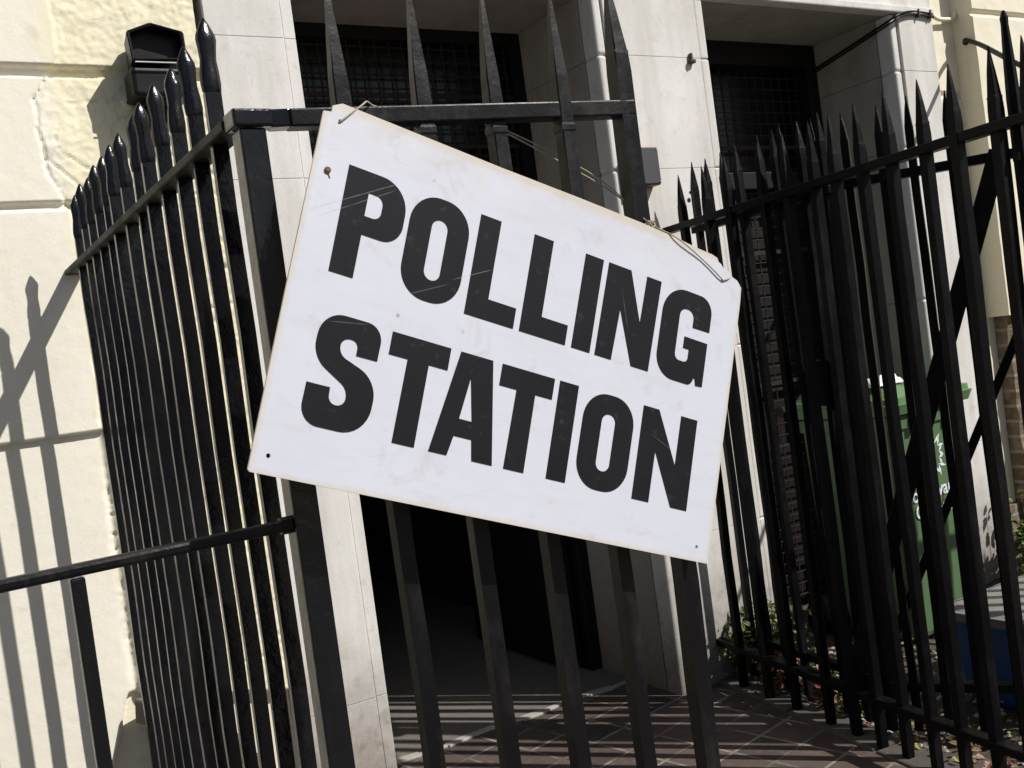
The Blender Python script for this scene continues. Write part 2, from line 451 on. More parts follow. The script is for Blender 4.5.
def m_footing():
    s = NT('bare_brick_footing'); x, y, z = s.xyz()
    cmb = s.n.new('ShaderNodeCombineXYZ'); s.link(x, cmb.inputs[0]); s.link(z, cmb.inputs[1]); s.link(y, cmb.inputs[2])
    b = s.n.new('ShaderNodeTexBrick'); b.inputs['Scale'].default_value = 1; b.inputs['Brick Width'].default_value = .225; b.inputs['Row Height'].default_value = .075
    b.inputs['Mortar Size'].default_value = .008; b.inputs['Color1'].default_value = (.17, .12, .085, 1); b.inputs['Color2'].default_value = (.11, .08, .06, 1); b.inputs['Mortar'].default_value = (.26, .23, .19, 1)
    s.link(cmb.outputs[0], b.inputs['Vector']); n = s.noise(18, 7, .7)
    c = s.mix(s.ramp(n, [(.45, 0.0), (.7, .85)]), b.outputs['Color'], (.27, .22, .165))
    return s.out(c, .9, s.bump(s.math('MULTIPLY_ADD', b.outputs['Fac'], -.7, n), .7, .008), .2)
FOOT = m_footing()
bm = rough_block(4.66, 5.09, 3.03, 3.6, 0, 1.268, .014, .02)
merge(bm, rough_block(4.388, 4.66, 3.07, 3.6, 0, .348, .010, .02))
part('brick_footing', bm, FOOT, bld)
# window recess at the far right
bm = BM(); box(bm, 5.092, 5.62, 3.02, 3.6, 0, 1.3, .006); box(bm, 5.092, 5.62, 3.02, 3.6, 3.0, 8)
part('window_surround', bm, CREAM2, bld)
bm = BM()
for a, b, c_, d_ in ((5.095, 5.15, 1.3, 3.0), (5.56, 5.618, 1.3, 3.0), (5.15, 5.56, 1.3, 1.36), (5.15, 5.56, 2.94, 3.0), (5.15, 5.56, 2.12, 2.17)):
    box(bm, a, b, 3.30, 3.36, c_ + .001, d_ - .001, .004)
wf = part('window', bm, m_plain('old_cream_window_paint', (.42, .36, .22), .5, .2, 20), bld)
bm = BM(); box(bm, 5.15, 5.56, 3.33, 3.336, 1.36, 2.94); part('pane', bm, GLASS, bld, top=wf)
# broken brick ledge at the foot of the left wall
bm = BM()
for (x, y, z, a, w) in ((.540, 3.00, .555, .35, .11), (.585, 2.985, .478, -.15, .19), (.64, 3.0, .388, .12, .21), (.68, 2.97, .314, .0, .22), (.55, 2.99, .24, .1, .2), (.74, 2.96, .24, -.1, .2), (.62, 2.97, .166, 0, .22), (.84, 2.97, .166, .05, .2), (.6, 2.96, .092, 0, .22), (.83, 2.96, .092, .03, .22), (.6, 2.96, .03, 0, .3)):
    M = Matrix.Translation((x, y, z)) @ Matrix.Rotation(a, 4, 'Z') @ Matrix.Rotation(a * .3, 4, 'Y')
    box(bm, -w / 2, w / 2, -.05, .05, -.034, .034, .007, 2, M)
part('broken_brickwork', bm, m_plain('sooty_brick', (.13, .10, .085), .9, .5, 35, .7, .006), bld)

# hall behind the left doorway
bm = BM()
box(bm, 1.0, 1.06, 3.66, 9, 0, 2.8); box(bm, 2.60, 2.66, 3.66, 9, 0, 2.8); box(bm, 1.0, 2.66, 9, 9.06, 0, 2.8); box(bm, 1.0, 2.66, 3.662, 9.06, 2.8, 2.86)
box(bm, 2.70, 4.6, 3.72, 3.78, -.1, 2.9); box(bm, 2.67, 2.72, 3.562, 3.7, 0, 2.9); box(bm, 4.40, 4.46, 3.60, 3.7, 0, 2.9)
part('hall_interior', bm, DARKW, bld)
# left doorway joinery: frame, transom with grille, door leaf folded back inside
df = thing('door', (1.82, 3.56, 0), 'tall black door in the left doorway, behind the white sign', 'door')
bm = BM()
box(bm, 1.20, 1.262, 3.561, 3.655, .046, 2.80, .004); box(bm, 2.352, 2.42, 3.561, 3.655, .046, 2.80, .004)
box(bm, 1.264, 2.35, 3.561, 3.655, 2.66, 2.80, .004); box(bm, 1.264, 2.35, 3.565, 3.650, 2.00, 2.09, .004)
part('door_frame', bm, DARK, df)
bm = BM(); box(bm, 1.264, 2.35, 3.63, 3.636, 2.092, 2.658); part('transom_pane', bm, GLASS, df)
bm = BM()
for k in range(19): beam(bm, (1.29 + k * .058, 3.588, 2.092), (1.29 + k * .058, 3.588, 2.658), .006, .006)
for z in (2.25, 2.45): beam(bm, (1.265, 3.580, z), (2.349, 3.580, z), .008, .016)
for k in range(11): beam(bm, (1.265, 3.594, 2.11 + k * .053), (2.349, 3.594, 2.11 + k * .053), .006, .006)
part('security_grille', bm, GRILLE, df)
bm = BM(); box(bm, 2.275, 2.345, 3.600, 3.72, .11, 1.995, .018, 3); box(bm, 2.28, 2.34, 3.722, 4.42, .06, 1.995, .004)
part('door_leaf', bm, DARK, df)
# right doorway joinery
dr = thing('door', (3.52, 3.5, 0), 'black panelled door in the right doorway, behind wire mesh and the green bin', 'door')
bm = BM()
box(bm, 2.95, 3.02, 3.50, 3.66, .03, 2.71, .004); box(bm, 4.02, 4.088, 3.50, 3.66, .03, 2.71, .004)
box(bm, 3.022, 4.018, 3.50, 3.66, 2.60, 2.709, .004); box(bm, 3.022, 4.018, 3.515, 3.64, 2.02, 2.10, .004)
part('door_frame', bm, DARK, dr)
bm = BM(); box(bm, 3.024, 4.016, 3.60, 3.645, .05, 2.018, .003)
for (a, b) in ((3.10, 3.48), (3.56, 3.94)):
    for (c_, d_) in ((.2, .8), (.95, 1.85)): box(bm, a, b, 3.585, 3.6, c_, d_, .006)
part('door_leaf', bm, DARK, dr)
bm = BM(); box(bm, 3.024, 4.016, 3.61, 3.616, 2.102, 2.598); part('transom_pane', bm, GLASS, dr)
bm = BM()
for k in range(18): beam(bm, (3.05 + k * .055, 3.555, .06), (3.05 + k * .055, 3.555, 2.59), .0045, .0045)
for k in range(46): beam(bm, (3.03, 3.549, .08 + k * .055), (4.01, 3.549, .08 + k * .055), .0045, .0045)
for z in (1.72, 2.22, 1.1): beam(bm, (3.03, 3.540, z), (4.01, 3.540, z), .008, .018)
part('security_grille', bm, GRILLE, dr)

# ------------------------------------------------------------------ railings
def bar_mesh(name, w, h, mat, z_base, spike=None, lean=(0, 0), twist=0):
    """square bar from 0 to h, tapering to a spike above z_base"""
    bm = BM(); hw = w / 2; rnd = random.random
    prof = [(0, hw)]
    n = 10
    for i in range(1, n): prof.append((z_base * i / n, hw * (1 + .08 * (rnd() - .5)), .0034 * (rnd() - .5), .0034 * (rnd() - .5)))
    prof.append((z_base, hw))
    H = h - z_base
    if spike == 'blade':
        prof += [(z_base + H * .18, hw * .98), (z_base + H * .22, hw * .93), (z_base + H * .62, hw * .55, lean[0] * .3, lean[1] * .3), (z_base + H * .86, hw * .24, lean[0] * .7, lean[1] * .7), (z_base + H, hw * .05, lean[0], lean[1])]
    elif spike == 'long':
        prof = prof[:-1] + [(z_base - .052, hw), (z_base - .048, hw * 1.07), (z_base - .040, hw * 1.05), (z_base - .036, hw), (z_base, hw)]
        prof += [(z_base + H * .2, hw * .88), (z_base + H * .5, hw * .56, lean[0] * .4, lean[1] * .3), (z_base + H * .8, hw * .24, lean[0] * .8, lean[1] * .7), (z_base + H, hw * .05, lean[0], lean[1])]
    lathe_sq(bm, prof, 4, pi / 4)
    bmesh.ops.bevel(bm, geom=[e for e in bm.edges if abs(e.verts[0].co.z - e.verts[1].co.z) > .02], offset=w * .07, segments=1, affect='EDGES')
    return mesh_of(name, bm, mat)

# (a) return railing beside the cream wall -------------------------------
fx = .490
ret = thing('railing_panel', (fx, 2.3, 0), 'glossy black railing with knobbly spear tips running back to the cream wall', 'railing')
bm = BM(); beam(bm, (fx, 1.492, 1.79), (fx - .004, 3.07, 1.79), .046, .015, .003); part('top_rail', bm, m_iron('grey_weathered_rail', (.016, .015, .015), .6, .6, .3, .2), ret)
bm = BM(); beam(bm, (fx, 1.492, .17), (fx, 3.07, .17), .036, .013, .003); part('bottom_rail', bm, IRON, ret)
rb = bar_mesh('bar', .0255, 1.862, IRON, 1.862)
def finial_mesh(k):
    bm = BM(); r = random.Random(k); o = (r.random() - .5) * .006; q = (r.random() - .5) * .006
    prof = [(0, .010), (.003, .0128), (.016, .0140), (.034, .0130, o * .2), (.052, .0112, o * .5, q * .5), (.068, .0122, o * .8, q * .8), (.084, .0140, o, q), (.092, .0130, o, q), (.110, .0058, o * 1.1, q), (.118, .0012, o * 1.2, q)]
    lathe_sq(bm, prof, 6, pi / 6 + r.random()); return mesh_of('finial', bm, IRON, True)
fins = [finial_mesh(k) for k in range(5)]
ys = [1.586, 1.70, 1.816, 1.932, 2.052, 2.152, 2.262, 2.384, 2.494, 2.592, 2.702, 2.80, 2.905]
protob = None
for k, y in enumerate(ys):
    if protob is None:
        protob = link('bar', rb, ret, (0, y - 2.3, 0)); f = link('finial', fins[0], protob, (0, 0, 1.8605)); protof = f
        b = protob
    else:
        b = protob.copy(); COL.objects.link(b); b.parent = ret; b.location = (0, y - 2.3, 0)
        f = protof.copy(); f.data = fins[k % 5]; COL.objects.link(f); f.parent = b
    b.rotation_euler = (radians(random.uniform(-.22, .22)), radians(random.uniform(-.12, .12)), radians(random.uniform(-5, 5)))
    b.scale.z = 1 + random.uniform(-.002, .002); b.scale.y = .55

# (b) corner post with the low handrail ----------------------------------
cp = thing('corner_post', (.499, 1.47, 0), 'thick black square post where the railing turns the corner, left of the sign', 'post')
bm = BM(); box(bm, .479, .519, 1.450, 1.490, 0, 1.776, .003); part('post_shaft', bm, IRON, cp)
bm = BM(); box(bm, .470, .530, 1.444, 1.4915, 1.777, 1.803, .004); beam(bm, (.528, 1.466, 1.790), (.560, 1.460, 1.790), .032, .0265, .003)
part('post_cap', bm, IRON, cp)
bm = BM(); box(bm, .5195, .548, 1.452, 1.484, .48, .52, .004)
part('hinge', bm, IRON, cp)
lr = thing('handrail', (.19, 1.468, 0), 'low thin black handrail fixed to the corner post, in front of the cream wall', 'handrail')
bm = BM(); pts = [(.478, 1.468, 1.1975), (.30, 1.4685, 1.197), (.1, 1.4675, 1.1955), (-.3, 1.468, 1.194), (-1.2, 1.468, 1.19)]
beam(bm, pts[0], pts[-1], .022, .0165, .005)
bmesh.ops.remove_doubles(bm, verts=bm.verts[:], dist=1e-6)
tube(bm, [(.4785, 1.468, 1.1975), (.462, 1.468, 1.1975)], .013, 8)
part('top_rail', bm, IRON_G, lr)
for x in (.182, -.40, -1.0):
    bm = BM(); box(bm, x - .0095, x + .0095, 1.459, 1.477, 0, 1.186, .0025); part('baluster', bm, IRON, lr)

# (c) the gate carrying the sign -----------------------------------------
g0, g1 = Vector((.556, 1.459, 0)), Vector((1.176, 1.425, 0)); gd = (g1 - g0).normalized(); gy = atan2(gd.y, gd.x)
gate = thing('iron_gate', (g0.x, g0.y, 0), 'black iron spear-topped gate holding the white sign', 'gate')
def fence_bars(root, pts, me_list, yaw, names='bar', tilt=.25, z0=0.0):
    first = None
    for k, p in enumerate(pts):
        me = me_list[k % len(me_list)]
        if first is None: b = first = link(names, me, root)
        else: b = first.copy(); b.data = me; COL.objects.link(b); b.parent = root
        b.location = (p[0] - root.location.x, p[1] - root.location.y, z0)
        b.rotation_euler = (radians(random.uniform(-tilt, tilt)), radians(random.uniform(-tilt, tilt)), yaw + radians(random.uniform(-4, 4)))
    return first
gm = [bar_mesh('bar', .0260, 1.975, IRON_G, 1.762, 'long', (random.uniform(.000, .006), 0)) for _ in range(3)]
fence_bars(gate, [(.649, 1.4539), (.7723, 1.4472), (.902, 1.4400), (1.0276, 1.4332)], gm, gy, z0=.05)
gs = bar_mesh('stile', .031, 1.985, IRON_G, 1.815, 'blade', (-.004, 0))
fence_bars(gate, [(1.161, 1.4258)], [gs], gy, 'stile', .05, .05)
bm = BM(); beam(bm, g0 + Vector((0, 0, 1.789)), g1 + Vector((0, 0, 1.801)) + gd * .002, .0345, .0270, .003); part('top_rail', bm, IRON_G, gate)
bm = BM(); beam(bm, g0 + Vector((0, 0, .17)), g1 + Vector((0, 0, .17)), .0345, .0270, .003); part('bottom_rail', bm, IRON_G, gate)

# (d) dividing railing -----------------------------------------------------
A, B = Vector((2.622, 3.105, 0)), Vector((2.345, 1.42, 0)); dd = (B - A).normalized(); dy_ = atan2(dd.y, dd.x)
div = thing('railing_panel', (A.x, A.y, 0), 'long dusty black railing of straight spikes from the centre pier towards the street', 'railing')
dm = [bar_mesh('bar', .0265, 1.982 + random.uniform(-.008, .006), IRON_D, 1.83, 'blade', (random.uniform(-.006, .006), random.uniform(-.006, .006))) for _ in range(6)]
dys = [2.917, 2.756, 2.60, 2.423, 2.297, 2.186, 2.078, 1.962, 1.852, 1.734, 1.624, 1.509, 1.395, 1.28, 1.165, 1.05, .93, .81]
fence_bars(div, [(A.x + (B.x - A.x) * (A.y - y) / (A.y - B.y), y) for y in dys], dm, dy_, tilt=.3)
E2 = A + dd * 2.45
A2 = A + dd * .052
bm = BM(); beam(bm, A2 + Vector((0, 0, 1.79)), E2 + Vector((0, 0, 1.79)), .040, .026, .003); part('top_rail', bm, IRON_D, div)
bm = BM(); beam(bm, A2 + Vector((0, 0, .195)), E2 + Vector((0, 0, .195)), .040, .024, .003); part('bottom_rail', bm, IRON_D, div)
sp = thing('gate_post', (2.362, 1.47, 0), 'taller black standard with a slim tip rising above the dividing railing at far right', 'post')
bm = BM(); lathe_sq(bm, [(0.03, .014), (1.85, .014), (1.95, .011), (2.03, .0075), (2.045, .0085), (2.062, .003)], 6, 0, (2.392, 1.470, 0)); part('post_shaft', bm, IRON_D, sp)
bm = BM(); box(bm, 2.372, 2.380, 1.462, 1.478, 1.70, 1.72); part('fixing', bm, IRON_D, sp)

# (e) open leaf of the second gate ----------------------------------------
P0, P1 = Vector((2.500, 2.345, 0)), Vector((2.965, 1.640, 0)); ld = (P1 - P0).normalized(); ly = atan2(ld.y, ld.x)
leaf = thing('iron_gate', (P1.x, P1.y, 0), 'second black iron gate standing ajar behind the dividing railing, with diagonal braces', 'gate')
lm = [bar_mesh('bar', .024, 1.955 + random.uniform(-.008, .008), IRON_D, 1.84, 'blade', (random.uniform(-.005, .005), 0)) for _ in range(4)]
nb = 8
fence_bars(leaf, [(2.512, 2.328), (2.563, 2.247), (2.619, 2.163), (2.668, 2.088), (2.723, 2.005), (2.782, 1.916), (2.845, 1.820), (2.915, 1.715)], lm, ly, z0=.06, tilt=.3)
for nm, z in (('top_rail', 1.786), ('middle_rail', 1.755), ('bottom_rail', .20)):
    if nm == 'middle_rail': continue
    bm = BM(); beam(bm, P0 + Vector((0, 0, z)), P1 + Vector((0, 0, z)), .036, .028, .003); part(nm, bm, IRON_D, leaf)
off = Vector((-.030 * ld.y * -1, 0, 0))
nrm = Vector((ld.y, -ld.x, 0))
if nrm.y > 0: nrm = -nrm
bm = BM(); beam(bm, Vector((2.850, 1.815, 1.80)) + nrm * .024, Vector((2.515, 2.322, .19)) + nrm * .024, .054, .012, .002, nrm); part('brace', bm, IRON_D, leaf)
bm = BM(); beam(bm, Vector((2.90, 1.738, 1.46)) - nrm * .028, Vector((2.570, 2.238, .26)) - nrm * .028, .026, .010, .002, nrm); part('brace', bm, IRON_D, leaf)
off = Vector((.075, -.012, 0))
F0, F1 = A + dd * .14 + off, A + dd * .93 + off
fold = thing('iron_gate', (F0.x, F0.y, 0), 'third black iron gate folded flat against the far half of the dividing railing', 'gate')
fence_bars(fold, [tuple(F0.lerp(F1, (k + .3) / 7.6))[:2] for k in range(8)], lm, dy_, z0=.07, tilt=.4)
for nm, z in (('top_rail', 1.775), ('bottom_rail', .22)):
    bm = BM(); beam(bm, F0 + Vector((0, 0, z)), F1 + Vector((0, 0, z)), .034, .026, .003); part(nm, bm, IRON_D, fold)
bm = BM(); q0 = F0.lerp(F1, .80) + Vector((.012, 0, 1.10)); beam(bm, q0, q0 + Vector((0, 0, .15)), .10, .035, .006, (dd.y, -dd.x, 0)); part('lock_box', bm, IRON_D, fold)
# hinge post of that leaf and an unseen stretch of railing added to shade the ground
hp = thing('gate_post', (3.0, 1.60, 0), 'square black hinge post of the second gate', 'post')
bm = BM(); box(bm, 2.985, 3.03, 1.58, 1.625, 0, 1.92, .004); part('post_shaft', bm, IRON_D, hp)
bm = BM(); lathe_sq(bm, [(0, .026), (.012, .028), (.02, .02), (.05, .012), (.08, .001)], 4, pi / 4, (3.0075, 1.6025, 1.921)); part('finial', bm, IRON_D, hp)

shade_rail = thing('railing_panel', (3.05, 1.61, 0), 'black street railing added out of view to shade the yard, right of the hinge post', 'railing')
fence_bars(shade_rail, [(3.12 + k * .115, 1.61) for k in range(22)], dm, 0, tilt=.3)
for nm, z in (('top_rail', 1.79), ('bottom_rail', .2)):
    bm = BM(); beam(bm, (3.031, 1.61, z), (5.7, 1.61, z), .036, .026, .003); part(nm, bm, IRON_D, shade_rail)

# iron tie from the cream wall out towards the street
tie = thing('tie_rod', (4.60, 2.98, 2.60), 'thin black iron rod reaching out from the cream wall, top right corner', 'rod')
bm = BM(); tube(bm, smooth_pts([(4.613, 3.04, 2.60), (4.56, 3.00, 2.592), (4.45, 2.86, 2.52), (4.28, 2.66, 2.40), (4.16, 2.50, 2.30), (3.9, 2.1, 2.05), (3.62, 1.70, 1.80)]), .011, 8)
part('rod', bm, IRON_D, tie, True)
bm = BM(); tube(bm, [(4.6185, 3.04, 2.60), (4.612, 3.04, 2.60)], .016, 12); part('wall_plate', bm, IRON_D, tie)

# ------------------------------------------------------------------ the sign
TL, TR, BR, BL = Vector((.5875, 1.380, 1.7967)), Vector((1.3631, 1.3899, 1.4984)), Vector((1.173, 1.371, .9979)), Vector((.3976, 1.3611, 1.2963))
ex = ((TR - TL) + (BR - BL)).normalized(); ey = ((TL - BL) + (TR - BR)); ey = (ey - ex * ey.dot(ex)).normalized(); ez = ex.cross(ey)
SC = ((TR - TL).length + (BR - BL).length) / 2 / .80
sign = thing('polling_sign', TL, 'white POLLING STATION board hanging askew on the iron gate', 'sign')
sign.matrix_world = Matrix(((ex.x, ey.x, ez.x, TL.x), (ex.y, ey.y, ez.y, TL.y), (ex.z, ey.z, ez.z, TL.z), (0, 0, 0, 1)))
def poly_solid(name, loops, z0, th, mat, parent):
    cu = bpy.data.curves.new('t', 'CURVE'); cu.dimensions = '2D'; cu.fill_mode = 'BOTH'; cu.extrude = th / 2
    for lp in loops:
        sp_ = cu.splines.new('POLY'); sp_.points.add(len(lp) - 1)
        for i, (x, y) in enumerate(lp): sp_.points[i].co = (x * SC / 1000, y * SC / 1000, 0, 1)
        sp_.use_cyclic_u = True
    t = bpy.data.objects.new('t', cu); COL.objects.link(t)
    me = bpy.data.meshes.new_from_object(t.evaluated_get(bpy.context.evaluated_depsgraph_get()))
    bpy.data.objects.remove(t); me.name = name
    me.transform(Matrix.Translation((0, 0, z0))); me.materials.clear(); me.materials.append(mat)
    return link(name, me, parent)
def rp(pts, n=10):
    """rounded polygon: (x, y, r)"""
    out = []; N = len(pts)
    for i in range(N):
        p = Vector(pts[i][:2]); r = pts[i][2] if len(pts[i]) > 2 else 0
        if r <= 0: out.append(tuple(p)); continue
        a = Vector(pts[i - 1][:2]) - p; b = Vector(pts[(i + 1) % N][:2]) - p
        la, lb = a.length, b.length; a.normalize(); b.normalize()
        ang = a.angle(b); d = min(r / math.tan(ang / 2), la * .499, lb * .499)
        s0, s1 = p + a * d, p + b * d
        r2 = d * math.tan(ang / 2); c = p + (a + b).normalized() * (r2 / sin(ang / 2))
        v0, v1 = s0 - c, s1 - c; th = v0.angle_signed(v1)
        for k in range(n + 1):
            t = -th * k / n; out.append(tuple(c + Matrix.Rotation(t, 2) @ v0))
    return out
def circ(x, y, r, n=14): return [(x + r * cos(2 * pi * k / n), y + r * sin(2 * pi * k / n)) for k in range(n)]
SCRATCH = [(5, -160, 132, -76, .9), (12, -170, 128, -88, .7), (170, -232, 236, -196, .7), (236, -190, 305, -152, .9), (392, -118, 420, -140, .8), (64, -300, 128, -288, .6), (150, -470, 215, -452, .5),
           (545, -120, 566, -176, .6), (300, -500, 372, -470, .5), (640, -330, 700, -352, .5), (95, -40, 210, -62, .4), (420, -34, 520, -20, .4)]
def scratches(s, oc):
    x, y, z = s.xyz(oc); n = s.noise(70, 4, .7, oc); acc = None
    for x0, y0, x1, y1, k in SCRATCH:
        x0, y0, x1, y1 = (v * SC / 1000 for v in (x0, y0, x1, y1)); L_ = sqrt((x1 - x0) ** 2 + (y1 - y0) ** 2); ux, uy = (x1 - x0) / L_, (y1 - y0) / L_
        t = s.math('ADD', s.math('MULTIPLY_ADD', x, ux, -x0 * ux), s.math('MULTIPLY_ADD', y, uy, -y0 * uy))
        d = s.math('ABSOLUTE', s.math('ADD', s.math('MULTIPLY_ADD', x, -uy, x0 * uy), s.math('MULTIPLY_ADD', y, ux, -y0 * ux)))
        a = s.math('SUBTRACT', 1.0, s.math('MULTIPLY', d, 1100.0), clamp=True)
        e = s.math('MULTIPLY', s.math('MULTIPLY', t, 60.0, clamp=True), s.math('MULTIPLY', s.math('SUBTRACT', L_, t), 60.0, clamp=True))
        m = s.math('MULTIPLY', s.math('MULTIPLY', a, e), k); acc = m if acc is None else s.math('MAXIMUM', acc, m)
    return s.math('MULTIPLY', acc, s.ramp(n, [(.30, .35), (.55, 1.0)]))
def m_sign():
    s = NT('white_corrugated_board'); oc = s.tc.outputs['Object']
    x, y, z = s.xyz(oc)
    big = s.noise(5, 5, .6, oc); n = s.noise(45, 7, .7, oc); st = s.noise(26, 5, .6, oc, stretch=(.25, 1.6, 1))
    c = s.mix(big, (.57, .585, .665), (.63, .645, .72))
    c = s.mix(s.ramp(st, [(.52, 0.0), (.80, .35)]), c, (.50, .50, .52))
    c = s.mix(s.ramp(n, [(.60, 0.0), (.80, .35)]), c, (.55, .49, .38))
    # brownish spots
    v = s.n.new('ShaderNodeTexVoronoi'); v.inputs['Scale'].default_value = 17; s.link(oc, v.inputs['Vector'])
    spot = s.math('MULTIPLY', s.ramp(v.outputs['Distance'], [(.02, 1.0), (.075, 0.0)]), s.ramp(s.noise(7, 3, .5, oc), [(.46, 0.0), (.56, 1.0)]))
    c = s.mix(s.math('MULTIPLY', spot, .8), c, (.28, .20, .12))
    smd = s.ramp(s.noise(13, 6, .72, oc, .8), [(.57, 0.0), (.70, .42)]); c = s.mix(smd, c, (.44, .43, .43))
    # grubby margin near the edges
    ex_ = s.math('MINIMUM', s.math('MINIMUM', x, s.math('SUBTRACT', .8 * SC, x)), s.math('MINIMUM', s.math('MULTIPLY', y, -1.0), s.math('ADD', y, .519 * SC)))
    mg = s.math('SUBTRACT', 1.0, s.math('MULTIPLY', s.math('ADD', ex_, s.math('MULTIPLY_ADD', n, -.014, .007)), 110.0), clamp=True)
    c = s.mix(s.math('MULTIPLY', mg, .6), c, (.58, .50, .36))
    top = s.math('MULTIPLY_ADD', y, 12.0, 1.0, clamp=True)
    c = s.mix(s.math('MULTIPLY', s.math('MULTIPLY', top, s.ramp(s.noise(16, 6, .7, oc), [(.40, 0.0), (.7, 1.0)])), .35), c, (.55, .47, .34))
    mp = s.n.new('ShaderNodeMapping'); mp.inputs['Rotation'].default_value = (0, 0, radians(-27)); s.link(oc, mp.inputs['Vector'])
    sc = s.noise(1.0, 3, .5, mp.outputs['Vector'], 0, (5, 300, 1))
    c = s.mix(s.ramp(sc, [(.71, 0.0), (.76, .4)]), c, (.40, .38, .36))
    c = s.mix(s.math('MULTIPLY', scratches(s, oc), .55), c, (.30, .29, .28))
    w = s.noise(60, 2, .5, oc, stretch=(.02, 1, 1))
    nr = s.bump(n, .08, .001); nr = s.bump(big, .25, .006, nr)
    return s.out(c, .42, nr, .45)
def m_ink():
    s = NT('black_sign_lettering'); oc = s.tc.outputs['Object']
    n = s.noise(40, 7, .75, oc); n2 = s.noise(9, 5, .6, oc)
    c = s.mix(n2, (.005, .005, .0075), (.011, .011, .015))
    c = s.mix(s.ramp(n, [(.60, 0.0), (.85, .55)]), c, (.13, .13, .13))
    # long scratches
    mp = s.n.new('ShaderNodeMapping'); mp.inputs['Rotation'].default_value = (0, radians(28), 0); s.link(oc, mp.inputs['Vector'])
    sc = s.noise(1.0, 3, .5, mp.outputs['Vector'], 0, (5, 1, 300))
    c = s.mix(s.math('MULTIPLY', scratches(s, oc), .55), c, (.32, .32, .34))
    gx = s.ramp(s.noise(24, 6, .7, oc, .5), [(.62, 0.0), (.72, .35)]); c = s.mix(gx, c, (.075, .07, .06))
    return s.out(c, .6, s.bump(n, .1, .0005), .18)
WHITE = m_sign(); INK = m_ink()
outline = [(0, -16), (12, -13), (11, -4), (24, 4), (150, 4.5), (286, 5), (430, 7.5), (561, 8.5), (640, 7), (690, 4), (722, 3.5), (735, 1), (739, -5), (745, -7), (751, -12), (763, -14), (775, -22), (787, -25), (798, -35), (800, -60), (800.5, -250), (800, -517), (797, -519), (400, -519.5), (3, -519), (0, -516), (-.6, -260)]
holes = [circ(26, -22, 3.0), circ(752, -35, 3.0), circ(23, -494, 3.2), circ(771, -495, 3.0)]
board = poly_solid('board', [outline] + holes, 0, .0042, WHITE, sign)
Z1 = .0042 / 2 + .0003
t1, b1, t2, b2 = -77, -232, -288, -441
glyph = {
 'P': [rp([(51, t1), (147, t1, 44), (147, -168, 34), (88, -168), (88, b1), (52, b1)]), rp([(87, -107), (111, -107, 12), (111, -141, 12), (87, -141)])],
 'O': [rp([(155, t1, 44), (253, t1, 44), (253, b1, 44), (155, b1, 44)]), rp([(191, -109, 13), (217.5, -109, 13), (217.5, -200, 13), (191, -200, 13)])],
 'L': [[(267, t1), (303, t1), (303, -200), (353, -200), (353, b1), (267, b1)]],
 'L2': [[(364, t1), (400, t1), (400, -200), (450, -200), (450, b1), (364, b1)]],
 'I': [[(463, t1), (499, t1), (498, b1), (462, b1)]],
 'N': [[(510, t1), (556, t1), (588, -158), (590, t1), (621, t1), (618, b1), (582, b1), (545, -146), (541, b1), (508, b1)]],
 'G': [rp([(738, -134), (738, t1 + 1, 46), (631, t1 + 1, 46), (631, -233, 40), (712, -233, 26), (717, -214, 2), (722, -231), (737, -230), (737, -154), (685, -154), (685, -174), (698, -174), (698, -197, 9), (669, -197, 11), (669, -107, 14), (700, -107, 14), (700, -135)])],
 'S': [rp([(147, -336), (148, -286, 46), (56, -286, 46), (54, -352, 40), (112, -384, 24), (112, -409, 12), (88, -409, 12), (87, -387), (53, -387), (52, -443, 48), (151, -443, 48), (153, -362, 42), (90, -340, 20), (90, -316, 12), (115, -316, 12), (115, -336)], 8)],
 'T': [[(162, t2), (257, t2), (257, -321), (226, -321), (226, b2), (191, b2), (192, -321), (162, -321)]],
 'A': [[(274, t2), (329, t2), (356, b2), (321, b2), (315, -411), (285, -411), (279, b2), (249, b2)], [(297, -322), (289, -385), (310.5, -385)]],
 'T2': [[(346, t2), (442, t2), (442, -321), (411, -321), (412, b2), (376, b2), (377, -321), (346, -321)]],
 'I2': [[(452, t2), (488, t2), (489, b2), (453, b2)]],
 'O2': [rp([(504, t2, 44), (605, t2, 44), (605, b2, 44), (504, b2, 44)]), rp([(541, -319, 13), (568, -319, 13), (568, -410, 13), (541, -410, 13)])],
 'N2': [[(620, t2), (653, t2), (701, -372), (701, t2), (737, t2), (738, b2), (703, b2), (656, -357), (656, b2), (621, b2)]],
}
for k, lp in glyph.items(): poly_solid('letter', lp, Z1 + .0002, .0006, INK, sign)
bm = BM()                                                     # rusty screw low on the left edge
lathe_sq(bm, [(0, .0048), (.002, .0046), (.003, .003)], 10, 0, (.022 * SC, -.096 * SC, Z1)); beam(bm, (.0235 * SC, -.100 * SC, Z1), (.0275 * SC, -.106 * SC, Z1), .0018, .001)
link('rusty_screw', mesh_of('rusty_screw', bm, m_plain('rust', (.14, .085, .04), .8, .5, 200)), sign)
